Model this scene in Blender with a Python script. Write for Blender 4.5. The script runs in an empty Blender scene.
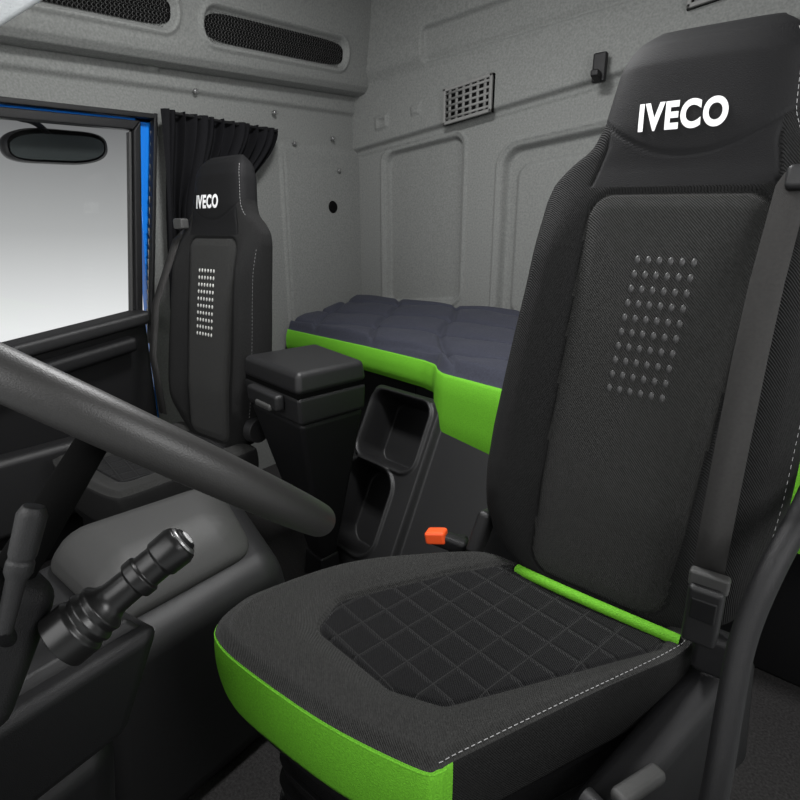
import bpy, bmesh, math, random
import numpy as np
from mathutils import Vector, Matrix, Euler
random.seed(4)
C=bpy.context.scene.collection
# ---------------------------------------------------------------- materials
def mat(name,col,rough=0.6,noise=0.0,nscale=40,bump=0.0,bscale=400,metal=0.0,sheen=0.0,weave=False,spec=0.3,coat=0.0):
    m=bpy.data.materials.new(name);m.use_nodes=True
    nt=m.node_tree;b=nt.nodes['Principled BSDF']
    b.inputs['Base Color'].default_value=(*col,1);b.inputs['Roughness'].default_value=rough
    b.inputs['Metallic'].default_value=metal
    b.inputs['Specular IOR Level'].default_value=spec
    if sheen: b.inputs['Sheen Weight'].default_value=sheen; b.inputs['Sheen Roughness'].default_value=.4
    if coat: b.inputs['Coat Weight'].default_value=coat
    tc=nt.nodes.new('ShaderNodeTexCoord')
    if noise:
        n=nt.nodes.new('ShaderNodeTexNoise');n.inputs['Scale'].default_value=nscale;n.inputs['Detail'].default_value=6
        nt.links.new(tc.outputs['Object'],n.inputs['Vector'])
        r=nt.nodes.new('ShaderNodeMapRange');r.inputs['From Min'].default_value=.3;r.inputs['From Max'].default_value=.7
        r.inputs['To Min'].default_value=1-noise;r.inputs['To Max'].default_value=1+noise
        nt.links.new(n.outputs['Fac'],r.inputs['Value'])
        x=nt.nodes.new('ShaderNodeVectorMath');x.operation='SCALE';x.inputs[0].default_value=col
        nt.links.new(r.outputs[0],x.inputs['Scale']);nt.links.new(x.outputs[0],b.inputs['Base Color'])
    if bump:
        bp=nt.nodes.new('ShaderNodeBump');bp.inputs['Strength'].default_value=bump;bp.inputs['Distance'].default_value=.002
        if weave:
            w1=nt.nodes.new('ShaderNodeTexWave');w1.inputs['Scale'].default_value=bscale;w1.bands_direction='DIAGONAL'
            nt.links.new(tc.outputs['Object'],w1.inputs['Vector'])
            nt.links.new(w1.outputs['Fac'],bp.inputs['Height'])
        else:
            n2=nt.nodes.new('ShaderNodeTexNoise');n2.inputs['Scale'].default_value=bscale;n2.inputs['Detail'].default_value=3
            nt.links.new(tc.outputs['Object'],n2.inputs['Vector']);nt.links.new(n2.outputs['Fac'],bp.inputs['Height'])
        nt.links.new(bp.outputs[0],b.inputs['Normal'])
    return m
M={}
M['wall']=mat('felt_grey',(.150,.154,.148),.9,.18,120,.6,600,sheen=.1)
M['wallpl']=mat('plastic_grey',(.15,.15,.145),.6,.06,60,.3,700)
M['fab']=mat('seat_fabric_insert',(.023,.023,.022),.85,.3,260,.9,130,weave=True,spec=.2,sheen=.04)
M['fab2']=mat('seat_fabric_bolster',(.0105,.0105,.0105),.85,.3,260,.8,130,weave=True,spec=.18)
M['head']=mat('seat_fabric_black',(.0045,.0045,.005),.7,.15,300,.4,600,spec=.18)
M['green']=mat('green_fabric',(.115,.37,.02),.7,.16,300,.7,420,spec=.2)
M['plas']=mat('black_plastic',(.006,.006,.0065),.5,.1,200,.35,900,spec=.25)
M['plas2']=mat('dark_grey_plastic',(.0125,.0125,.013),.45,.1,200,.3,900,spec=.35)
M['plas3']=mat('mid_grey_plastic',(.044,.044,.043),.5,.06,200,.3,900)
M['gloss']=mat('satin_black',(.006,.006,.006),.33,spec=.38)
M['dark']=mat('recess_black',(.003,.003,.003),.9,spec=.05)
M['carpet']=mat('floor_carpet',(.026,.025,.025),.95,.4,160,1.0,500,spec=.1)
M['matt']=mat('mattress_navy',(.033,.035,.048),.85,.15,120,.6,400,spec=.15,sheen=.05)
M['curt']=mat('curtain_cloth',(.006,.006,.007),.9,.1,100,.3,400,spec=.1)
M['blue']=mat('blue_paint',(.01,.18,.68),.25,coat=.6)
M['white']=mat('logo_white',(.85,.85,.85),.5)
M['stitch']=mat('stitch_thread',(.30,.30,.30),.7)
M['dot']=mat('dots_print',(.036,.036,.036),.45)
M['dot2']=mat('dots_print_light',(.42,.42,.40),.55)
M['metal']=mat('steel',(.35,.35,.35),.35,metal=.9)
M['rim']=mat('steering_rim_leather',(.017,.0165,.016),.45,.06,300,.15,900,spec=.4)
M['orange']=mat('orange_button',(.80,.09,.02),.4)
M['belt']=mat('belt_webbing',(.032,.031,.030),.7,.1,200,.6,500,weave=True,spec=.2)
M['mirror']=mat('mirror_glass',(.06,.07,.07),.15,metal=.6)
M['visor']=mat('visor_vinyl',(.45,.47,.48),.5,.05,80,.3,400)
def quilt():
    m=mat('cushion_top',(.023,.023,.022),.85,.3,260,.9,130,weave=True,spec=.2,sheen=.04)
    nt=m.node_tree;b=nt.nodes['Principled BSDF']
    base=b.inputs['Base Color'].links[0].from_socket
    nrm0=b.inputs['Normal'].links[0].from_socket
    tc=nt.nodes.new('ShaderNodeTexCoord');mp=nt.nodes.new('ShaderNodeMapping')
    mp.inputs['Rotation'].default_value=(0,0,math.radians(12));mp.inputs['Scale'].default_value=(1,1,0)
    nt.links.new(tc.outputs['Object'],mp.inputs['Vector'])
    BW,RH=.060,.052
    br=nt.nodes.new('ShaderNodeTexBrick');br.offset=0;br.inputs['Scale'].default_value=1
    br.inputs['Brick Width'].default_value=BW;br.inputs['Row Height'].default_value=RH
    br.inputs['Mortar Size'].default_value=.0010;br.inputs['Mortar Smooth'].default_value=.3
    br.inputs['Color1'].default_value=(.0035,.0035,.004,1);br.inputs['Color2'].default_value=(.0035,.0035,.004,1)
    br.inputs['Mortar'].default_value=(.018,.018,.018,1)
    nt.links.new(mp.outputs[0],br.inputs['Vector'])
    b2=nt.nodes.new('ShaderNodeTexBrick');b2.offset=0;b2.inputs['Scale'].default_value=1
    b2.inputs['Brick Width'].default_value=BW;b2.inputs['Row Height'].default_value=RH
    b2.inputs['Mortar Size'].default_value=.007;b2.inputs['Mortar Smooth'].default_value=1
    nt.links.new(mp.outputs[0],b2.inputs['Vector'])
    at=nt.nodes.new('ShaderNodeAttribute');at.attribute_name='insert'
    mr=nt.nodes.new('ShaderNodeMapRange');mr.inputs['From Min'].default_value=-.0015;mr.inputs['From Max'].default_value=.0015
    mr.inputs['To Min'].default_value=1;mr.inputs['To Max'].default_value=0
    nt.links.new(at.outputs['Fac'],mr.inputs['Value'])
    mx=nt.nodes.new('ShaderNodeMixRGB');nt.links.new(mr.outputs[0],mx.inputs[0]);nt.links.new(base,mx.inputs[1]);nt.links.new(br.outputs['Color'],mx.inputs[2])
    nt.links.new(mx.outputs[0],b.inputs['Base Color'])
    mu=nt.nodes.new('ShaderNodeMath');mu.operation='MULTIPLY';nt.links.new(mr.outputs[0],mu.inputs[0]);nt.links.new(b2.outputs['Fac'],mu.inputs[1])
    bp=nt.nodes.new('ShaderNodeBump');bp.invert=True;bp.inputs['Strength'].default_value=.55;bp.inputs['Distance'].default_value=.003
    nt.links.new(mu.outputs[0],bp.inputs['Height']);nt.links.new(nrm0,bp.inputs['Normal']);nt.links.new(bp.outputs[0],b.inputs['Normal'])
    return m
M['quilt']=quilt()
# ---------------------------------------------------------------- helpers
def empty(name,loc=(0,0,0),rot=(0,0,0),parent=None):
    e=bpy.data.objects.new(name,None);C.objects.link(e);e.location=loc;e.rotation_euler=rot
    e.empty_display_size=.05
    if parent:e.parent=parent
    return e
def mobj(name,verts,faces,mats,parent=None,smooth=True,midx=None,loc=(0,0,0),rot=(0,0,0)):
    me=bpy.data.meshes.new(name);me.from_pydata([tuple(v) for v in verts],[],faces);
    for m in (mats if isinstance(mats,(list,tuple)) else [mats]): me.materials.append(m)
    if midx is not None: me.polygons.foreach_set('material_index',midx)
    me.polygons.foreach_set('use_smooth',[smooth]*len(me.polygons))
    me.update()
    o=bpy.data.objects.new(name,me);C.objects.link(o);o.location=loc;o.rotation_euler=rot
    if parent:o.parent=parent
    return o
def bev(o,w,seg=3):
    if w>0:
        b=o.modifiers.new('b','BEVEL');b.width=w;b.segments=seg;b.limit_method='ANGLE';b.angle_limit=math.radians(25)
        wn=o.modifiers.new('wn','WEIGHTED_NORMAL');wn.keep_sharp=True
    return o
def hexa(name,bot,top,m,bevel=.01,parent=None,seg=3):
    v=list(bot)+list(top);f=[(3,2,1,0),(4,5,6,7),(0,1,5,4),(1,2,6,5),(2,3,7,6),(3,0,4,7)]
    o=mobj(name,v,f,m,parent,True)
    bm=bmesh.new();bm.from_mesh(o.data);bmesh.ops.recalc_face_normals(bm,faces=bm.faces);bm.to_mesh(o.data);bm.free()
    return bev(o,bevel,seg)
def box(name,c,s,m,bevel=.008,rot=(0,0,0),parent=None,seg=3):
    x,y,z=[a/2 for a in s]
    o=hexa(name,[(-x,-y,-z),(x,-y,-z),(x,y,-z),(-x,y,-z)],[(-x,-y,z),(x,-y,z),(x,y,z),(-x,y,z)],m,bevel,parent,seg)
    o.location=c;o.rotation_euler=rot;return o
def tube(name,pts,r,m,parent=None,cyclic=False,smoothc=True,radii=None,res=6):
    cu=bpy.data.curves.new(name,'CURVE');cu.dimensions='3D';cu.bevel_depth=r;cu.bevel_resolution=res;cu.use_fill_caps=True
    s=cu.splines.new('NURBS' if smoothc else 'POLY');s.points.add(len(pts)-1)
    for i,p in enumerate(pts):
        s.points[i].co=(*p,1)
        if radii:s.points[i].radius=radii[i]
    if smoothc: s.order_u=3;s.use_endpoint_u=not cyclic;s.resolution_u=10
    s.use_cyclic_u=cyclic
    cu.materials.append(m)
    o=bpy.data.objects.new(name,cu);C.objects.link(o)
    if parent:o.parent=parent
    return o
def rod(name,a,b,r1,r2,m,parent=None,seg=32,bevel=.002):
    a=Vector(a);b=Vector(b);d=(b-a);L=d.length;q=d.to_track_quat('Z','Y')
    vs=[];fs=[]
    for k,(z,r) in enumerate([(0,r1),(L,r2)]):
        for i in range(seg):
            t=2*math.pi*i/seg;vs.append((r*math.cos(t),r*math.sin(t),z))
    for i in range(seg):
        j=(i+1)%seg;fs.append((i,j,seg+j,seg+i))
    fs.append(tuple(range(seg-1,-1,-1)));fs.append(tuple(range(seg,2*seg)))
    o=mobj(name,vs,fs,m,parent);o.location=a;o.rotation_mode='QUATERNION';o.rotation_quaternion=q
    return bev(o,bevel,2)
def lathe(name,a,b,prof,m,parent=None,seg=48,bv=.0015):
    a=Vector(a);b=Vector(b);d=(b-a);L=d.length;q=d.to_track_quat('Z','Y');vs=[];fs=[]
    for (t,r) in prof:
        for i in range(seg):
            an=2*math.pi*i/seg;vs.append((r*math.cos(an),r*math.sin(an),t*L))
    for k in range(len(prof)-1):
        for i in range(seg):
            j=(i+1)%seg;fs.append((k*seg+i,k*seg+j,(k+1)*seg+j,(k+1)*seg+i))
    fs.append(tuple(range(seg-1,-1,-1)));n=(len(prof)-1)*seg;fs.append(tuple(range(n,n+seg)))
    o=mobj(name,vs,fs,m,parent);o.location=a;o.rotation_mode='QUATERNION';o.rotation_quaternion=q
    return bev(o,bv,2)
def ss(a,b,x):
    t=max(0,min(1,(x-a)/(b-a)));return t*t*(3-2*t)
def rbox(u,v,cx,cy,hx,hy,r,shear=0):
    v=v-shear*(u-cx)
    qx=abs(u-cx)-hx+r;qy=abs(v-cy)-hy+r
    return math.hypot(max(qx,0),max(qy,0))+min(max(qx,qy),0)-r
def ribbon(name,pts,wdir,w,m,parent=None,th=.002):
    n=len(pts);wd=Vector(wdir).normalized()*w/2;vs=[];fs=[]
    for p in pts:
        p=Vector(p);vs+= [p-wd,p+wd]
    for i in range(n-1):fs.append((2*i,2*i+1,2*i+3,2*i+2))
    o=mobj(name,vs,fs,m,parent)
    s=o.modifiers.new('s','SOLIDIFY');s.thickness=th;s.offset=0
    return o
def catmull(P,n):
    P=[Vector(p) for p in P];N=len(P);out=[]
    for i in range(N):
        p0,p1,p2,p3=P[i-1],P[i],P[(i+1)%N],P[(i+2)%N]
        for k in range(n):
            t=k/n
            out.append(.5*((2*p1)+(p2-p0)*t+(2*p0-5*p1+4*p2-p3)*t*t+(3*p1-p0-3*p2+p3)*t**3))
    return out
def dashes(name,pts,m,parent,dash=.006,gap=.004,r=.0009):
    vs=[];fs=[]
    seg=[Vector(p) for p in pts];L=[0]
    for a,b in zip(seg,seg[1:]):L.append(L[-1]+(b-a).length)
    def at(s):
        for i in range(len(seg)-1):
            if s<=L[i+1]:
                return seg[i].lerp(seg[i+1],(s-L[i])/max(1e-9,L[i+1]-L[i]))
        return seg[-1]
    s=0
    while s+dash<L[-1]:
        a=at(s);b=at(s+dash);d=(b-a).normalized()
        u=d.cross(Vector((.3,.5,.8))).normalized()*r;w=d.cross(u).normalized()*r
        k=len(vs)
        for p in (a,b):
            vs+=[p+u,p+w,p-u,p-w]
        for i in range(4):
            j=(i+1)%4;fs.append((k+i,k+j,k+4+j,k+4+i))
        fs+=[(k,k+3,k+2,k+1),(k+4,k+5,k+6,k+7)]
        s+=dash+gap
    return mobj(name,vs,fs,m,parent,False)
# ---------------------------------------------------------------- room shell
XW=-2.35;YR=2.6;ZC=2.42
def hf(name,axis,u0,u1,v0,v1,nu,nv,fn,hole,m):
    vs=[];fs=[]
    for j in range(nv+1):
        v=v0+(v1-v0)*j/nv
        for i in range(nu+1):
            u=u0+(u1-u0)*i/nu;d=fn(u,v)
            vs.append((u,YR-d,v) if axis=='y' else (XW+d,u,v))
    for j in range(nv):
        for i in range(nu):
            uc=u0+(u1-u0)*(i+.5)/nu;vc=v0+(v1-v0)*(j+.5)/nv
            if hole and hole(uc,vc):continue
            a=j*(nu+1)+i
            f=(a,a+1,a+nu+2,a+nu+1)
            fs.append(f if axis=='y' else f[::-1])
    return mobj(name,vs,fs,m)
def rear(u,v):
    d=0
    line=1.715+.12*(u+2.37)
    d+=.035*ss(line-.010,line+.010,v)
    d-=.012*(1-ss(0,.008,abs(v-line+.035)))
    d+=.035*ss(2.02,2.10,v-.06*(u+2.37))
    a=rbox(u,v,-1.885,1.30,.255,.42,.06,.10)
    d-=.040*(1-ss(-.018,.004,a))
    d+=.012*(1-ss(.0,.010,abs(a-.022)))
    a=rbox(u,v,-.98,1.27,.42,.43,.09,.10)
    d-=.048*(1-ss(-.028,.004,a))
    d+=.012*(1-ss(.0,.010,abs(a-.022)))
    a=rbox(u,v,-.98,1.25,.35,.37,.07,.10)
    d+=.024*(1-ss(-.016,.004,a))
    a=rbox(u,v,-2.13,1.845,.045,.035,.012,.12); d+=.014*(1-ss(-.008,.002,a))
    a=rbox(u,v,-2.13,1.845,.022,.016,.006,.12); d-=.014*(1-ss(-.006,.002,a))
    a=rbox(u,v,-1.90,1.88,.03,.025,.01,.12); d+=.012*(1-ss(-.008,.002,a))
    a=rbox(u,v,-1.15,2.2,.7,.08,.03,.06); d-=.03*(1-ss(-.015,.002,a))
    return d
hf('wall_rear','y',-2.35,.75,0,ZC,460,340,rear,None,M['wall'])
def side(u,v):
    d=0
    l2=1.80+.06*(u-.8)
    d+=.02*ss(l2-.012,l2+.012,v)
    d+=.018*(1-ss(0,.01,abs(u-2.02)))*(1-ss(1.66,1.70,v))
    d+=.015*ss(2.02,2.04,u)*(1-ss(1.68,1.72,v))
    a=rbox(u,v,1.37,1.98,.02,.09,.01); d+=.012*(1-ss(-.006,.002,a))
    return d
def edge(v):return 1.205+max(0,(v-.87))*.165
hf('wall_passenger','x',-.9,2.6,0,ZC,500,380,side,lambda u,v:(v<1.688+.05*(u-.8) and u<edge(v)),M['wall'])
mobj('floor',[(-2.42,-.9,0),(.75,-.9,0),(.75,2.6,0),(-2.42,2.6,0)],[(0,1,2,3)],M['carpet'])
mobj('ceiling',[(-2.4,-.9,ZC),(.75,-.9,ZC),(.75,2.6,ZC),(-2.4,2.6,ZC)],[(3,2,1,0)],M['wallpl'])
hexa('wall_driver',[(.75,1.5,0),(.79,1.5,0),(.79,2.6,0),(.75,2.6,0)],[(.75,1.5,ZC),(.79,1.5,ZC),(.79,2.6,ZC),(.75,2.6,ZC)],M['wall'],0)
def bolt(name,p,ax,r=.012,m=None):
    p=Vector(p);a=Vector(ax)
    return rod(name,p-a*.004,p+a*.01,r,r*.8,m or M['metal'],None,20)
wf=empty('wall_fastener')
for i,(y,z) in enumerate([(1.98,1.83),(2.10,1.705),(2.38,1.76),(2.42,1.60),(1.55,1.85)]):
    o=bolt('stud_%d'%i,(XW+.022,y,z),(1,0,0));o.parent=wf
bolt('rubber_plug',(XW+.014,2.37,1.405),(1,0,0),.036,M['dark'])
o=empty('coat_hook')
box('plate',(-.93,YR-.075,1.915),(.055,.03,.11),M['plas'],.008,parent=o)
hexa('peg',[(-.946,YR-.135,1.875),(-.914,YR-.135,1.875),(-.914,YR-.08,1.86),(-.946,YR-.08,1.86)],[(-.946,YR-.135,1.90),(-.914,YR-.135,1.90),(-.914,YR-.08,1.895),(-.946,YR-.08,1.895)],M['plas'],.006,o)
def wall_vent(name,cx,cz,w,h,shear,nx,nz):
    e=empty(name);y=YR-.055
    def P(a,b,dy):return (cx+a,y-dy,cz+b+shear*a)
    def q(n,a0,a1,b0,b1,d0,d1,m,bv=.004):
        return hexa(n,[P(a0,b0,d0),P(a1,b0,d0),P(a1,b0,d1),P(a0,b0,d1)],[P(a0,b1,d0),P(a1,b1,d0),P(a1,b1,d1),P(a0,b1,d1)],m,bv,e)
    q('backing',-w/2,w/2,-h/2,h/2,-.02,-.002,M['dark'],0)
    t=.016
    q('frame_top',-w/2,w/2,h/2-t,h/2,-.02,.010,M['wallpl']);q('frame_bottom',-w/2,w/2,-h/2,-h/2+t,-.02,.010,M['wallpl'])
    q('frame_a',-w/2,-w/2+t,-h/2,h/2,-.02,.010,M['wallpl']);q('frame_b',w/2-t,w/2,-h/2,h/2,-.02,.010,M['wallpl'])
    for i in range(1,nx):
        a=-w/2+w*i/nx;q('bar_v%d'%i,a-.007,a+.007,-h/2+t,h/2-t,-.002,.006,M['wallpl'],0)
    for i in range(1,nz):
        b=-h/2+h*i/nz;q('bar_h%d'%i,-w/2+t,w/2-t,b-.005,b+.005,-.002,.007,M['wallpl'],0)
wall_vent('air_vent',-1.575,1.88,.275,.165,.12,7,6)
wall_vent('air_vent.001',-.50,2.14,.26,.12,.12,8,4)
# ---------------------------------------------------------------- overhead storage panel with slotted vents
oh=empty('overhead_storage_panel')
def lip(y):return 1.865+.075*(y-.8)
prof=[(-.02,0.0),(.06,-.005),(.10,.005),(.125,.03),(.135,.06),(.15,.14),(.165,.24),(.18,.34),(.2,.6)]
def profp(t):
    L=[0]
    for a,b in zip(prof,prof[1:]):L.append(L[-1]+math.hypot(b[0]-a[0],b[1]-a[1]))
    s=t*L[-1];return (np.interp(s,L,[p[0] for p in prof]),np.interp(s,L,[p[1] for p in prof]))
slots=[(.99,.170,.42),(1.95,.155,.42)]
NU,NV=420,120
vs=[];fs=[]
for j in range(NV+1):
    px,pz=profp(j/NV)
    for i in range(NU+1):
        y=-.9+3.5*i/NU
        d=0
        for (cy,cz,hw) in slots:
            a=rbox(y,pz,cy,cz,hw,.068,.06)
            d+=.022*(1-ss(-.012,-.002,a))
            d-=.012*(1-ss(.004,.012,abs(a-.008)))
        vs.append((XW+px-d,y,lip(y)+pz))
for j in range(NV):
    for i in range(NU):
        a=j*(NU+1)+i;fs.append((a+NU+1,a+NU+2,a+1,a))
mobj('panel_shell',vs,fs,M['wall'],oh)
for k,(cy,cz,hw) in enumerate(slots):
    vs=[];fs=[]
    def pt(y,pz,off):
        px=np.interp(pz,[p[1] for p in prof[2:]],[p[0] for p in prof[2:]]);return (XW+px+off,y,lip(y)+pz)
    n=80
    ring=[]
    for i in range(n):
        t=2*math.pi*i/n
        cx_=math.cos(t);sx_=math.sin(t)
        yy=cy+math.copysign(abs(cx_)**.25,cx_)*(hw-.014);zz=cz+math.copysign(abs(sx_)**.6,sx_)*.052
        ring.append(pt(yy,zz,-.017))
    mobj('grille_back_%d'%k,ring,[tuple(range(n))],M['dark'],oh,False)
    for row in range(7):
        z0=cz-.048+row*.016
        lim=hw-.02-(.03 if row in(0,6) else .008 if row in (1,5) else 0)
        y=cy-lim
        while y<cy+lim:
            s=len(vs);r=.0062
            hexr=[pt(y+(r+.0016)*math.cos(q*math.pi/3)+(.008 if row%2 else 0),z0+(r+.0016)*math.sin(q*math.pi/3),-.013) for q in range(6)]
            hin=[pt(y+r*math.cos(q*math.pi/3)+(.008 if row%2 else 0),z0+r*math.sin(q*math.pi/3),-.012) for q in range(6)]
            vs+=hexr+hin
            for q in range(6):
                q2=(q+1)%6;fs.append((s+q,s+q2,s+6+q2,s+6+q))
            y+=.016
    mobj('grille_mesh_%d'%k,vs,fs,M['plas3'],oh,False)
# ---------------------------------------------------------------- door with window
dr=empty('door_1')
def slab(n,pts,x0,x1,m,bv=.006,par=dr):
    return hexa(n,[(x0,*p) for p in pts],[(x1,*p) for p in pts],m,bv,par)
slab('frame_top',[(-.8,1.595),(1.285,1.698),(1.25,1.66),(-.8,1.565)],-2.37,-2.325,M['plas'])
slab('frame_rear',[(1.285,1.70),(1.182,.90),(1.152,.90),(1.25,1.66)],-2.37,-2.325,M['plas'])
slab('frame_inner',[(1.247,1.655),(1.150,.94),(1.142,.94),(1.237,1.652)],-2.365,-2.34,M['plas3'],.002)
slab('lower_panel',[(-.88,.0),(1.18,.0),(1.185,.93),(-.88,.65)],-2.40,-2.30,M['plas'],.02)
slab('sill_cap',[(-.8,.62),(1.185,.90),(1.185,.955),(-.8,.69)],-2.38,-2.25,M['plas2'],.018)
slab('door_grab',[(.45,.70),(1.10,.80),(1.10,.86),(.45,.77)],-2.30,-2.22,M['plas'],.02)
slab('pocket',[(-.2,.2),(1.1,.2),(1.1,.5),(-.2,.5)],-2.30,-2.2,M['plas2'],.03)
slab('jamb_rear',[(1.18,.0),(1.24,.0),(1.40,1.76),(1.288,1.76)],-2.42,-2.375,M['blue'],.004)
slab('jamb_top',[(-.8,1.595),(1.36,1.70),(1.36,1.80),(-.8,1.72)],-2.42,-2.375,M['blue'],.004)
slab('seal_rear',[(1.200,.80),(1.216,.80),(1.362,1.735),(1.346,1.735)],-2.36,-2.325,M['plas'],.004)
slab('seal_top',[(-.8,1.606),(1.35,1.713),(1.35,1.733),(-.8,1.626)],-2.36,-2.325,M['plas'],.004)
g=bpy.data.materials.new('window_glass');g.use_nodes=True;nt=g.node_tree;nt.nodes.clear()
o_=nt.nodes.new('ShaderNodeOutputMaterial');mx=nt.nodes.new('ShaderNodeMixShader');tr=nt.nodes.new('ShaderNodeBsdfTransparent');gl=nt.nodes.new('ShaderNodeBsdfGlossy')
gl.inputs['Roughness'].default_value=.02;mx.inputs[0].default_value=.04
nt.links.new(tr.outputs[0],mx.inputs[1]);nt.links.new(gl.outputs[0],mx.inputs[2]);nt.links.new(mx.outputs[0],o_.inputs[0])
mobj('glass',[(-2.352,-.8,.66),(-2.352,1.16,.93),(-2.352,1.255,1.67),(-2.352,-.8,1.575)],[(0,1,2,3)],g,dr,False)
mr=empty('side_mirror')
n=48;vs=[];fs=[]
MY,MZ=1.015,1.585
for k,(sc,dx) in enumerate([(0.9,-.03),(1,0),(1,.03),(.93,.04)]):
    for i in range(n):
        t=2*math.pi*i/n;c=math.cos(t);s=math.sin(t)
        vs.append((-2.50+dx,MY+.19*sc*math.copysign(abs(c)**.6,c),MZ+.062*sc*math.copysign(abs(s)**.75,s)+.02*c))
for k in range(3):
    for i in range(n):
        j=(i+1)%n;fs.append((k*n+i,k*n+j,(k+1)*n+j,(k+1)*n+i))
fs.append(tuple(range(n-1,-1,-1)))
mobj('housing',vs,fs,M['plas'],mr)
mobj('mirror_face',[(-2.459,MY+.17*math.copysign(abs(math.cos(2*math.pi*i/n))**.6,math.cos(2*math.pi*i/n)),MZ-.004+.02*math.cos(2*math.pi*i/n)+.046*math.copysign(abs(math.sin(2*math.pi*i/n))**.75,math.sin(2*math.pi*i/n))) for i in range(n)],[tuple(range(n))],M['mirror'],mr,False)
tube('arm',[(-2.50,1.0,1.63),(-2.46,.95,1.665),(-2.43,.86,1.66),(-2.40,.80,1.69)],.011,M['plas'],mr)
# ---------------------------------------------------------------- curtain
cu=empty('window_curtain')
tube('rail',[(-2.27,1.36,1.735),(-2.27,1.6,1.735),(-2.27,1.94,1.735)],.007,M['plas'],cu)
vs=[];fs=[];NU,NV=180,30
for j in range(NV+1):
    t=j/NV;z=1.745-.80*t
    w1=1.94-.32*ss(0,.55,t);y0=1.345-.06*t
    for i in range(NU+1):
        s=i/NU;y=y0+(w1-y0)*s
        a=.024*(1-.3*t);x=-2.275+a*math.sin(s*2*math.pi*13+.6*math.sin(4*t+s*7))+.008*math.sin(s*40+3*t)
        vs.append((x,y+.01*math.sin(s*60),z))
for j in range(NV):
    for i in range(NU):
        a=j*(NU+1)+i;fs.append((a,a+1,a+NU+2,a+NU+1))
mobj('cloth',vs,fs,M['curt'],cu)
# ---------------------------------------------------------------- bunk: mattress + base + console
bk=empty('sleeper_bunk')
fx=[-2.34,-1.61,-1.28,-1.20,-1.15,-1.10,-.79,-.3,.3,.72];fy=[1.965,1.865,1.80,1.765,1.70,1.665,1.60,1.57,1.56,1.56]
def front(x):return float(np.interp(x,fx,fy))
xs=np.linspace(-2.305,.72,620)
ker=np.ones(9)/9
fys=np.convolve(np.pad([front(x) for x in xs],4,mode='edge'),ker,'valid')
rows_top=170
vs=[];fs=[];mi=[]
def pit(s,k):return 1-math.exp(-(s/k)**2)
def qh(x,y):
    s1=abs(math.sin((y-1.62)*math.pi/.21+.55*math.sin(x*5)))
    s2=abs(math.sin((x*.85+y*.55)*math.pi/.33+.35*math.sin(y*7)))
    return .017*pit(s1,.20)+.008*s1+.014*pit(s2,.14)+.008*s2+.003*math.sin(x*23+y*11)*math.sin(y*31)
rows=[]
drops=[0,.004,.012,.03,.05,.07,.09,.105,.112]
for j in range(rows_top+1):
    rows.append(('t',1-j/rows_top))
for d in drops: rows.append(('f',d))
for (k,v) in rows:
    for i,x in enumerate(xs):
        f=fys[i]
        if k=='t':
            y=f+(2.54-f)*v
            z=.763+.092*v**1.2+qh(x,y)*ss(0,.06,v)*ss(0,.03,1-v)+.008*ss(0,.04,v)
            vs.append((x,y,z))
        else:
            H=.112+.15*ss(-1.172,-1.16,x)
            dd=v/.112*H
            vs.append((x,f-.014*math.sin(min(1,dd/.05)*math.pi/2)+.01*ss(.09,.112,v),.763-dd))
nx=len(xs)
for j in range(len(rows)-1):
    for i in range(nx-1):
        a=j*nx+i;fs.append((a+nx,a+nx+1,a+1,a));mi.append(1 if rows[j][0]=='f' or j>=rows_top-1 else 0)
mobj('quilted_mattress',vs,fs,[M['matt'],M['green']],bk,True,mi)
hexa('base_left',[(-2.30,2.03,0),(-1.40,1.90,0),(-1.40,2.54,0),(-2.30,2.54,0)],[(-2.30,2.03,.65),(-1.40,1.90,.65),(-1.40,2.54,.65),(-2.30,2.54,.65)],M['plas'],.01,bk)
hexa('base_right',[(-1.36,1.85,0),(.70,1.68,0),(.70,2.54,0),(-1.36,2.54,0)],[(-1.36,1.85,.64),(.70,1.68,.64),(.70,2.54,.64),(-1.36,2.54,.64)],M['plas'],.01,bk)
TL=Vector((-1.50,1.74,.65));ex=Vector((1,-.14,0)).normalized();et=Vector((.0,-.40,-.66)).normalized()
nrm=ex.cross(et).normalized()
if nrm.y>0:nrm=-nrm
W_,T_=.72,.77
NU,NV=210,220
vs=[];fs=[]
for j in range(NV+1):
    for i in range(NU+1):
        s=-.03+(W_+.06)*i/NU;t=-.03+(T_+.06)*j/NV
        d=0
        a=rbox(s,t,W_/2,T_/2,W_/2,T_/2,.03);d+=.02*ss(-.02,0,a)+.25*ss(0.0,.028,a)
        for (c1,c2,h1,h2,rr) in ((.190,.165,.158,.138,.055),(.150,.50,.132,.165,.075)):
            a=rbox(s,t,c1,c2,h1,h2,rr);d+=.15*(1-ss(-.014,.004,a))-.010*(1-ss(.0,.014,abs(a-.014)))
        d+=.03*ss(.39,.41,s)
        p=TL+ex*s+et*t-nrm*d
        vs.append((p.x,p.y,max(p.z,.002)))
for j in range(NV):
    for i in range(NU):
        a=j*(NU+1)+i;fs.append((a,a+NU+1,a+NU+2,a+1))
mobj('cubby_console',vs,fs,M['plas2'],bk)
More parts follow.
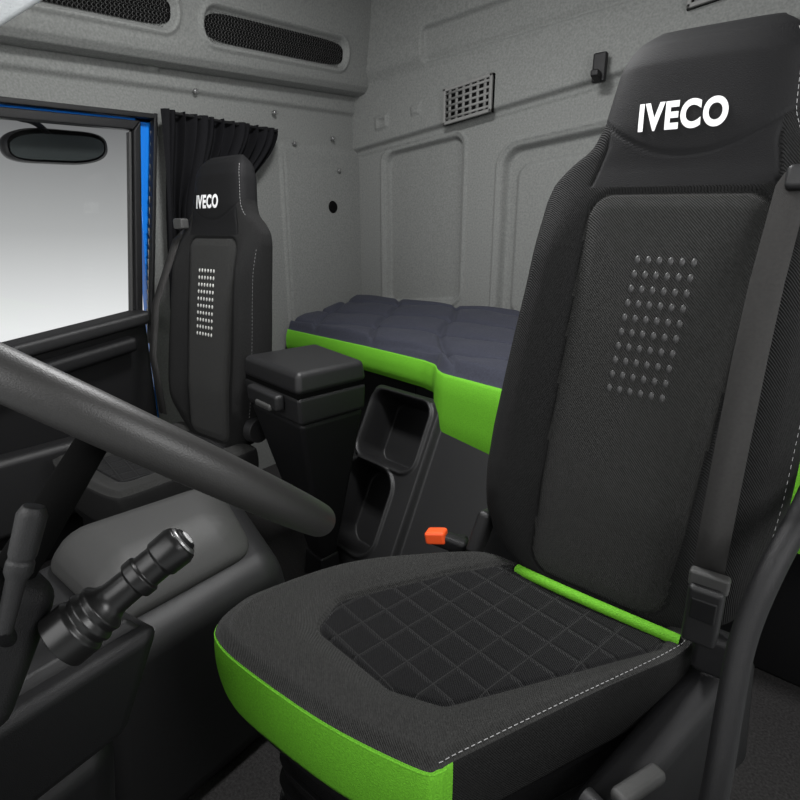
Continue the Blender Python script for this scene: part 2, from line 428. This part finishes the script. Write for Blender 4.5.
# ---------------------------------------------------------------- storage box with lid
sb=empty('armrest_storage_box')
A=(-1.59,1.135);B=(-1.225,1.065);Cc=(-1.19,1.345);D=(-1.545,1.455)
def lerp2(p,q,t):return (p[0]+(q[0]-p[0])*t,p[1]+(q[1]-p[1])*t)
cen=(-1.36,1.28);cc_=(-1.385,1.25)
def quad(z,f,c=cen):return [(*lerp2(p,c,f),z) for p in (A,B,Cc,D)]
hexa('lid',quad(.790,.0,cc_),quad(.862,.05,cc_),M['plas2'],.02,sb,5)
hexa('lid_gap',quad(.776,.05,cc_),quad(.795,.05,cc_),M['dark'],.001,sb)
hexa('body_upper',quad(.69,.05),quad(.782,.015,cc_),M['plas2'],.014,sb)
hexa('body_taper',quad(.10,.74),quad(.692,.07),M['plas'],.02,sb)
hexa('foot',quad(.0,.66),quad(.11,.70),M['plas'],.01,sb)
dn=Vector((B[0]-A[0],B[1]-A[1],0)).normalized();nn=Vector((dn.y,-dn.x,0));rz=math.atan2(dn.y,dn.x)
pc=Vector((*lerp2(A,B,.50),.752))+nn*.012
box('latch',pc,(.20,.035,.055),M['plas2'],.012,(0,0,rz),sb)
box('latch_pull',pc+nn*.02+Vector((.02,0,-.018)),(.10,.02,.022),M['plas3'],.008,(0,0,rz),sb)
# ---------------------------------------------------------------- seats
e_=.55
HW=[(0,.145),(.02,.185),(.05,.225),(.10,.248),(.18,.258),(.27,.260),(.42,.254),(.55,.246),(.66,.243),(.715,.241),(.75,.232),(.78,.205),(.805,.168),(.84,.152),(.88,.147),(.93,.141),(.965,.129),(.985,.113),(1,.088)]
HD=[(0,.05),(.2,.065),(.5,.062),(.72,.055),(.82,.048),(.93,.046),(.97,.038),(.99,.024),(1,.008)]
tt=np.linspace(0,1,401)
wv=np.interp(tt,[a for a,b in HW],[b for a,b in HW]);k=np.ones(9)/9
wv=np.convolve(np.pad(wv,4,mode='edge'),k,'valid')
dv=np.interp(tt,[a for a,b in HD],[b for a,b in HD])
def Wd(h):return float(np.interp(h,tt,wv))
def Dd(h):return float(np.interp(h,tt,dv))
def panel_sdf(x,h):
    return rbox(x,h,.004,.37,.124+.03*h,.355,.045)
def fsurf(x,h,w,d):
    q=min(1,abs(x)/w)
    b=.036*ss(.52,.80,q)*(1-ss(.86,1.0,q)*.6)*ss(.02,.16,h)*(1-ss(.60,.76,h))
    b+=.010*ss(.76,.84,h)*(1-ss(.93,1.0,h))
    g=panel_sdf(x,h);b-=.007*(1-ss(0,.006,abs(g)))
    b+=.006*(1-ss(-.03,0,g))
    if h>.735:
        b-=.004*(1-ss(0,.005,abs(abs(x)-(.13+.25*max(0,.80-h)))))*(1-ss(.80,.83,h))
    b-=.003*(1-ss(0,.004,abs(h-.785-.06*(x*x/.02))))*ss(.735,.76,h)
    return b
def fy_(x,h):
    w=Wd(h);d=Dd(h);q=min(.999,abs(x)/w)
    return -(d*(1-q**(2/e_))**(e_/2))-fsurf(x,h,w,d)
def build_backrest(par,dots,lx=0,shear=0,dx=0):
    NL,NR=280,260;vs=[];fs=[];mi=[]
    for j in range(NR+1):
        h=j/NR
        if h>.95: h=.95+.05*math.sin((h-.95)/.05*math.pi/2)
        w=Wd(h);d=Dd(h)
        for i in range(NL):
            a=2*math.pi*i/NL;c=math.cos(a);s=math.sin(a)
            x=w*math.copysign(abs(c)**e_,c);y=d*math.copysign(abs(s)**e_,s)
            if s<0:y-=fsurf(x,h,w,d)*min(1,(-s)*3)
            vs.append((x,y,h))
    for j in range(NR):
        h=(j+.5)/NR
        for i in range(NL):
            i2=(i+1)%NL
            fs.append((j*NL+i,j*NL+i2,(j+1)*NL+i2,(j+1)*NL+i))
            am=2*math.pi*(i+.5)/NL;x=Wd(h)*math.copysign(abs(math.cos(am))**e_,math.cos(am));s=math.sin(am)
            if s<0 and panel_sdf(x,h)<0: mi.append(0)
            elif h>.785+.06*(x*x/.02) or (h>.735 and s<0 and abs(x)<.13+.25*max(0,.80-h)): mi.append(2)
            else: mi.append(1)
    fs.append(tuple(range(NL-1,-1,-1)));mi.append(1)
    fs.append(tuple(range(NR*NL,NR*NL+NL)));mi.append(2)
    mobj('backrest',vs,fs,[M['fab'],M['fab2'],M['head']],par,True,mi)
    vs=[];fs=[];sp=.0178
    for r in range(10):
        for c in range(6):
            x=(c-2.5)*sp+dx;h=.392+r*.0245
            k=len(vs);n=10
            rx,rz=.0052,.0078
            for i in range(n):
                a=2*math.pi*i/n;xx=x+rx*math.cos(a);hh=h+rz*math.sin(a);vs.append((xx,fy_(xx,hh)+.0008,hh))
            for i in range(n):
                a=2*math.pi*i/n;xx=x+.6*rx*math.cos(a);hh=h+.6*rz*math.sin(a);vs.append((xx,fy_(xx,hh)-.0020,hh))
            for i in range(n):
                i2=(i+1)%n;fs.append((k+i,k+i2,k+n+i2,k+n+i))
            fs.append(tuple(range(k+n,k+2*n)))
    mobj('embossed_dots',vs,fs,dots,par,True)
    t=bpy.data.curves.new('logo','FONT');t.body='IVECO';t.size=.058;t.offset=.0024;t.align_x='CENTER';t.align_y='CENTER';t.space_character=1.12
    to=bpy.data.objects.new('tmp',t);C.objects.link(to)
    dg=bpy.context.evaluated_depsgraph_get();me=bpy.data.meshes.new_from_object(to.evaluated_get(dg))
    bpy.data.objects.remove(to)
    bm=bmesh.new();bm.from_mesh(me)
    bmesh.ops.triangulate(bm,faces=bm.faces)
    for it in range(2):
        bmesh.ops.subdivide_edges(bm,edges=[e for e in bm.edges if e.calc_length()>.012],cuts=1)
        bmesh.ops.triangulate(bm,faces=bm.faces)
    for v in bm.verts:
        x,h=v.co.x*.76-shear*v.co.y+lx,v.co.y+.842
        v.co=(x,fy_(x,h)-.0015,h)
    bm.to_mesh(me);bm.free()
    me.materials.clear();me.materials.append(M['white'])
    lo=bpy.data.objects.new('logo_lettering',me);C.objects.link(lo);lo.parent=par
    sg=1
    pts=[]
    for i in range(60):
        h=.80+.17*i/59;x=sg*(Wd(h)-.010);pts.append((x,fy_(x,h)-.0008,h))
    dashes('stitch_head',pts,M['stitch'],par,.006,.004,.0006)
    pts=[]
    for i in range(120):
        h=.10+.60*i/119;x=sg*(Wd(h)-.008);pts.append((x,fy_(x,h)-.0008,h))
    dashes('stitch_side',pts,M['stitch'],par,.006,.006,.0004)
    return
def poly_sd(x,y,P,r):
    n=len(P);dmin=1e9;ins=False
    for i in range(n):
        ax,ay=P[i];bx,by=P[(i+1)%n]
        dx,dy=bx-ax,by-ay;t=max(0,min(1,((x-ax)*dx+(y-ay)*dy)/(dx*dx+dy*dy)))
        d=math.hypot(x-ax-t*dx,y-ay-t*dy);dmin=min(dmin,d)
        if (ay>y)!=(by>y) and x<(bx-ax)*(y-ay)/(by-ay)+ax:ins=not ins
    return (-dmin if ins else dmin)-r
def build_cushion(par,outline,ztop,H,insert,greenfn,name='cushion'):
    O=catmull([(p[0],p[1],0) for p in outline],16);N=len(O)
    cx=sum(p.x for p in O)/N;cy=sum(p.y for p in O)/N
    rr=list(np.linspace(0.01,.9,100))+list(np.linspace(.91,1,10))
    vs=[];fs=[];mi=[];rows=[];att=[]
    for r in rr:
        rows.append(('t',r))
        for p in O:
            x=cx+(p.x-cx)*r;y=cy+(p.y-cy)*r
            g=poly_sd(x,y,insert,.03);att.append(g)
            z=ztop-.004+.018*ss(-.01,.05,g)-.013*(ss(.88,1.0,r))**2-.006*(1-ss(0,.007,abs(g)))
            vs.append((x,y,z))
    ns=14
    for j in range(1,ns+1):
        t=j/ns;rows.append(('s',t))
        for p in O:
            k=1+.025*math.sin(t*math.pi)**.7-.03*t
            x=cx+(p.x-cx)*k;y=cy+(p.y-cy)*k
            vs.append((x,y,ztop-.002-(H)*t));att.append(1)
    for j in range(len(rows)-1):
        for i in range(N):
            i2=(i+1)%N;fs.append((j*N+i,j*N+i2,(j+1)*N+i2,(j+1)*N+i))
            p=O[i]
            if rows[j+1][0]=='s': mi.append(1 if greenfn(p) else 2)
            else: mi.append(0)
    fs.append(tuple(range(N)));mi.append(0)
    fs.append(tuple(reversed(range((len(rows)-1)*N,len(rows)*N))));mi.append(2)
    o=mobj(name,vs,fs,[M['quilt'],M['green'],M['fab2']],par,True,mi)
    bm=bmesh.new();bm.from_mesh(o.data);bmesh.ops.recalc_face_normals(bm,faces=bm.faces);bm.to_mesh(o.data);bm.free()
    a=o.data.attributes.new('insert','FLOAT','POINT');a.data.foreach_set('value',att)
    return O,(cx,cy)
# driver seat
ds=empty('driver_seat')
bp=empty('backrest_frame',(-.265,.955,.60),(math.radians(-11.5),math.radians(1.6),math.radians(-2)),ds)
bp.scale=(1,1,1.018)
build_backrest(bp,M['dot'],-.014,.12,.012)
outl=[(-.285,.445),(-.31,.428),(-.45,.405),(-.62,.40),(-.70,.408),(-.735,.43),(-.752,.475),(-.75,.54),(-.69,.70),(-.59,.82),(-.47,.92),(-.3,.95),(-.12,.945),(-.085,.90),(-.10,.84),(-.19,.65),(-.272,.475)]
ins=[(-.59,.61),(-.575,.56),(-.42,.54),(-.355,.56),(-.15,.86),(-.16,.93),(-.38,.93),(-.48,.80)]
O,cc=build_cushion(ds,outl,.622,.125,ins,lambda p:p.y<.50 and p.x<-.275 and p.x>-.80)
tube('green_piping',[(-.405,.905,.618),(-.36,.888,.627),(-.25,.878,.628),(-.10,.880,.622)],.010,M['green'],ds)
pts=[];
for p in O:
    if p.x>cc[0] and p.y<.90 and p.x-(-.285)>-.001: pts.append((cc[0]+(p.x-cc[0])*.975,cc[1]+(p.y-cc[1])*.975,.6265))
pts.sort(key=lambda q:q[1]);dashes('stitch_cushion',pts,M['stitch'],ds,.006,.004,.0006)
pts=[];
for p in O:
    if p.y<.46: pts.append((cc[0]+(p.x-cc[0])*1.002,cc[1]+(p.y-cc[1])*1.002,.6185))
pts.sort(key=lambda q:q[0]);tube('front_seam_piping',pts[::6],.0022,M['green'],ds)
def scaled(f,dx=0,dy=0):
    return [(cc[0]+(p.x-cc[0])*f+dx,cc[1]+(p.y-cc[1])*f+dy) for p in O]
def prism(name,poly,z0,z1,m,par,f1=1.0,bevel=.006):
    n=len(poly);mx=sum(p[0] for p in poly)/n;my=sum(p[1] for p in poly)/n
    v=[(mx+(p[0]-mx)*f1,my+(p[1]-my)*f1,z0) for p in poly]+[(p[0],p[1],z1) for p in poly]
    f=[(i,(i+1)%n,n+(i+1)%n,n+i) for i in range(n)]+[tuple(range(n-1,-1,-1)),tuple(range(n,2*n))]
    o=mobj(name,v,f,m,par)
    bm=bmesh.new();bm.from_mesh(o.data);bmesh.ops.recalc_face_normals(bm,faces=bm.faces);bm.to_mesh(o.data);bm.free()
    return bev(o,bevel,2)
prism('seat_pan',scaled(.93),.455,.51,M['plas'],ds,.96)
prism('suspension_cover',scaled(.84,.02,.03),.16,.455,M['plas'],ds,.92)
prism('floor_plinth',scaled(.88,.02,.03),0.0,.16,M['plas2'],ds)
for i in range(4):
    prism('bellow_%d'%i,scaled(.87-.01*i,.02,.03),.20+i*.055,.225+i*.055,M['plas'],ds,.98,.004)
tube('slide_rail',[(-.235,.44,.465),(-.06,.80,.465)],.009,M['metal'],ds,smoothc=False)
hexa('side_cover',[(-.22,.50,.36),(-.13,.50,.36),(.03,.98,.36),(-.10,.98,.36)],[(-.20,.55,.46),(-.145,.53,.46),(.01,.96,.60),(-.06,.96,.60)],M['plas'],.02,ds)
box('adjust_lever',(-.093,.660,.530),(.026,.09,.022),M['plas3'],.008,(0,0,math.radians(-24)),ds)
box('adjust_lever_b',(-.148,.545,.515),(.026,.075,.022),M['plas3'],.008,(0,0,math.radians(-24)),ds)
rod('adjust_knob',(-.15,.61,.515),(-.105,.595,.515),.016,.014,M['plas2'],ds)
tube('side_handle',[(.03,1.0,.92),(.02,.88,.90),(0,.80,.85),(-.015,.745,.77),(-.012,.70,.70),(-.005,.64,.60),(-.005,.60,.45),(0,.60,.2)],.016,M['plas'],ds)
ribbon('belt_strap',[(-.055,1.10,1.40),(-.078,1.035,1.335),(-.079,.94,1.20),(-.078,.895,1.10),(-.077,.868,.95),(-.076,.855,.85),(-.076,.862,.75)],(1,.05,0),.042,M['belt'],ds)
box('belt_guide',(-.05,1.03,1.345),(.075,.03,.035),M['plas2'],.008,(math.radians(-10),0,0),ds)
box('belt_buckle',(-.072,.855,.705),(.05,.03,.11),M['plas2'],.008,(math.radians(8),0,0),ds)
box('buckle_slot',(-.072,.838,.72),(.036,.006,.04),M['plas'],.003,(math.radians(8),0,0),ds)
box('buckle_tongue',(-.072,.852,.765),(.055,.018,.03),M['plas3'],.005,(math.radians(8),0,0),ds)
box('buckle_anchor',(-.05,.87,.635),(.055,.04,.07),M['plas'],.01,(0,0,0),ds)
box('inboard_stalk',(-.565,.945,.57),(.035,.05,.08),M['plas'],.01,(0,math.radians(-15),0),ds)
box('inboard_buckle',(-.585,.93,.602),(.085,.035,.034),M['plas'],.01,(0,math.radians(10),math.radians(15)),ds)
box('inboard_button',(-.612,.918,.612),(.048,.034,.030),M['orange'],.007,(0,math.radians(-12),math.radians(15)),ds)
box('recline_lever',(-.51,.94,.65),(.03,.05,.10),M['plas2'],.01,(math.radians(-15),math.radians(10),0),ds)
# passenger seat
ps=empty('passenger_seat')
x0=-1.855
bp2=empty('backrest_frame',(x0,1.19,.47),(math.radians(-8),0,0),ps)
bp2.scale=(1.03,1.03,1.075)
build_backrest(bp2,M['dot2'],-.03,0,-.012)
w=.25
outp=[(x0+w-.03,.66),(x0+.1,.645),(x0-.1,.645),(x0-w+.03,.66),(x0-w,.70),(x0-w,.9),(x0-w,1.14),(x0-w+.03,1.19),(x0,1.20),(x0+w-.03,1.19),(x0+w,1.14),(x0+w,.9),(x0+w,.70)]
insp=[(x0-.11,.76),(x0+.11,.76),(x0+.11,1.14),(x0-.11,1.14)]
O2,cc2=build_cushion(ps,outp,.49,.125,insp,lambda p:False)
prism('seat_pan',[(cc2[0]+(p.x-cc2[0])*.92,cc2[1]+(p.y-cc2[1])*.92) for p in O2],.30,.38,M['plas'],ps,.95)
prism('pedestal',[(cc2[0]+(p.x-cc2[0])*.8,cc2[1]+(p.y-cc2[1])*.8) for p in O2],.0,.30,M['plas'],ps,1.05)
rod('recline_knob',(x0+.245,1.18,.57),(x0+.28,1.18,.57),.05,.045,M['plas2'],ps)
ribbon('belt_strap',[(x0-.20,1.37,1.36),(x0-.235,1.24,1.24),(x0-.25,1.13,1.0),(x0-.25,1.09,.8),(x0-.25,1.10,.55)],(1,.1,0),.046,M['belt'],ps)
box('belt_guide',(x0-.19,1.24,1.30),(.06,.035,.04),M['plas3'],.008,(0,0,0),ps)
# ---------------------------------------------------------------- engine tunnel cover
et_=empty('engine_tunnel_cover')
hexa('cover_body',[(-1.45,.30,0),(-.95,.25,0),(-.95,.86,0),(-1.40,.98,0)],[(-1.43,.33,.50),(-1.0,.33,.46),(-1.02,.80,.46),(-1.37,.92,.50)],M['plas2'],.06,et_,6)
hexa('cover_pad',[(-1.42,.36,.48),(-1.04,.36,.45),(-1.05,.78,.45),(-1.36,.88,.48)],[(-1.37,.42,.60),(-1.13,.42,.57),(-1.13,.72,.57),(-1.33,.80,.60)],M['plas3'],.07,et_,6)
# ---------------------------------------------------------------- steering wheel & column
sw=empty('steering_wheel')
cW=Vector((-.573,.237,1.082));n_=Vector((.0145,.6417,.767)).normalized()
q=n_.to_track_quat('Z','Y')
sw.location=cW;sw.rotation_mode='QUATERNION';sw.rotation_quaternion=q
R=.245
tube('rim',[(R*math.cos(2*math.pi*i/48),R*math.sin(2*math.pi*i/48),0) for i in range(48)],.0168,M['rim'],sw,cyclic=True,res=10)
for i,a in enumerate((20,160,235,305)):
    a=math.radians(a)
    tube('spoke_%d'%i,[(.04*math.cos(a),.04*math.sin(a),-.008),(.13*math.cos(a),.13*math.sin(a),-.005),(R*math.cos(a),R*math.sin(a),0)],.008,M['plas'],sw)
rod('hub',(0,0,-.020),(0,0,.004),.062,.056,M['plas'],sw,bevel=.008)
col=empty('steering_column')
side_=Vector((1,0,0));up_=n_.cross(side_).normalized()
def sec(k,hw,hh,dx=0):
    c=cW-n_*k+side_*dx
    return [tuple(c-side_*hw-up_*hh),tuple(c+side_*hw-up_*hh),tuple(c+side_*hw+up_*hh),tuple(c-side_*hw+up_*hh)]
rod('shaft',cW-n_*.20,cW-n_*.02,.020,.016,M['dark'],col)
hexa('shroud_upper',sec(.30,.075,.06,-.03),sec(.16,.05,.042,-.022),M['plas'],.022,col,5)
pr=[(0,.14),(.05,.142)]
for i in range(9):
    t=.08+i*.085;r=.138-.010*i
    pr+=[(t,r),(t+.03,r+.006),(t+.055,r+.005),(t+.08,r-.006)]
pr+=[(.90,.055),(1,.04)]
lathe('column_boot',cW-n_*.58+side_*-.06,cW-n_*.25+side_*-.045,pr,M['plas2'],col,64,0)
a=Vector((-.522,.160,.902));b=Vector((-.487,.257,.963));d=(b-a).normalized()
lathe('stalk',a-d*.02,b,[(0,.029),(.16,.029),(.19,.025),(.24,.028),(.28,.024),(.33,.026),(.37,.020),(.42,.017),(.58,.0165),(.59,.0205),(.67,.021),(.68,.018),(.80,.018),(.81,.0205),(.95,.0215),(1.0,.019)],M['gloss'],col)
lathe('stalk_cap',b-d*.002,b+d*.003,[(0,.0175),(1,.016)],M['metal'],col)
lathe('stalk_cap_button',b+d*.002,b+d*.006,[(0,.0135),(1,.012)],M['plas'],col)
tube('cap_ring',[b+d*.0065+(d.orthogonal().normalized()*math.cos(t)+d.cross(d.orthogonal().normalized())*math.sin(t))*.0065 for t in [2*math.pi*i/20 for i in range(20)]],.0011,M['white'],col,cyclic=True)
la=Vector((-.535,.105,.925));lb=Vector((-.532,.148,1.035));ld=(lb-la).normalized()
lathe('wiper_lever',la,lb,[(0,.007),(.15,.0075),(.42,.0085),(.48,.0115),(.56,.0115),(.58,.010),(.62,.0115),(.93,.0125),(1,.009)],M['plas2'],col)
tube('wiper_lever_root',[(-.56,.115,.90),(-.545,.108,.905),(-.535,.105,.93)],.008,M['plas'],col)
# ---------------------------------------------------------------- dash pedestal beside the column
dp=empty('dashboard_pedestal')
hexa('pedestal_body',[(-1.20,-.4,0),(-.62,-.4,0),(-.72,.18,0),(-1.10,.20,0)],[(-1.15,-.4,.58),(-.60,-.4,.62),(-.655,.225,.62),(-.98,.26,.56)],M['plas'],.04,dp,5)
hexa('pedestal_lip',[(-1.05,.0,.56),(-.64,.0,.60),(-.655,.235,.61),(-.98,.30,.56)],[(-1.02,.0,.68),(-.62,.0,.76),(-.635,.295,.765),(-.94,.33,.66)],M['plas'],.022,dp,4)
hexa('pedestal_trim',[(-.94,.10,.66),(-.66,.10,.745),(-.665,.28,.750),(-.90,.31,.665)],[(-.93,.12,.675),(-.67,.12,.768),(-.675,.265,.772),(-.89,.295,.68)],M['plas2'],.01,dp,3)
vz=empty('sun_visor')
hexa('visor_panel',[(-.74,.107,1.350),(-.52,.378,1.562),(-.50,.08,1.80),(-.72,-.20,1.60)],[(-.745,.118,1.362),(-.525,.389,1.574),(-.505,.09,1.812),(-.725,-.19,1.612)],M['visor'],.005,vz)
tube('visor_rod',[(-.50,.08,1.81),(-.46,.02,2.1),(-.45,.0,ZC-.005)],.008,M['plas2'],vz)
# ---------------------------------------------------------------- camera, light
cam=bpy.data.cameras.new('camera');co=bpy.data.objects.new('camera',cam);C.objects.link(co)
co.location=(0,0,1.27);co.rotation_euler=(math.radians(73),0,math.radians(38));cam.lens=24.75;cam.sensor_width=36;cam.clip_start=.02
bpy.context.scene.camera=co
def area(n,loc,tgt,sx,sy,e,col=(1,1,1)):
    l=bpy.data.lights.new(n,'AREA');l.shape='RECTANGLE';l.size=sx;l.size_y=sy;l.energy=e;l.color=col
    o=bpy.data.objects.new(n,l);C.objects.link(o);o.location=loc
    o.rotation_euler=(Vector(tgt)-Vector(loc)).to_track_quat('-Z','Y').to_euler();return o
area('windscreen_daylight',(-.8,-1.0,1.9),(-1.0,1.5,1.0),2.2,1.1,34)
area('driver_window_daylight',(.85,.5,1.7),(-1.2,1.3,.9),1.0,.6,22)
area('ceiling_fill',(-1.05,1.15,2.38),(-1.05,1.3,0),.4,.25,44)  # unseen fill light added to make up for daylight the ceiling blocks
wd=bpy.data.worlds.new('world');bpy.context.scene.world=wd;wd.use_nodes=True;nt=wd.node_tree
bg=nt.nodes['Background'];tc=nt.nodes.new('ShaderNodeTexCoord');sp=nt.nodes.new('ShaderNodeSeparateXYZ');cr=nt.nodes.new('ShaderNodeValToRGB')
mr_=nt.nodes.new('ShaderNodeMapRange');mr_.inputs['From Min'].default_value=-1;mr_.inputs['From Max'].default_value=1
nt.links.new(tc.outputs['Generated'],sp.inputs[0]);nt.links.new(sp.outputs['Z'],mr_.inputs['Value']);nt.links.new(mr_.outputs[0],cr.inputs[0]);nt.links.new(cr.outputs[0],bg.inputs[0])
els=cr.color_ramp.elements;els[0].position=.43;els[0].color=(.85,.87,.87,1);els[1].position=.60;els[1].color=(.07,.072,.075,1)
e2=els.new(.50);e2.color=(.42,.43,.43,1);e3=els.new(.95);e3.color=(.28,.28,.28,1)
bg.inputs['Strength'].default_value=1.0
bpy.context.scene.view_settings.view_transform='Standard'
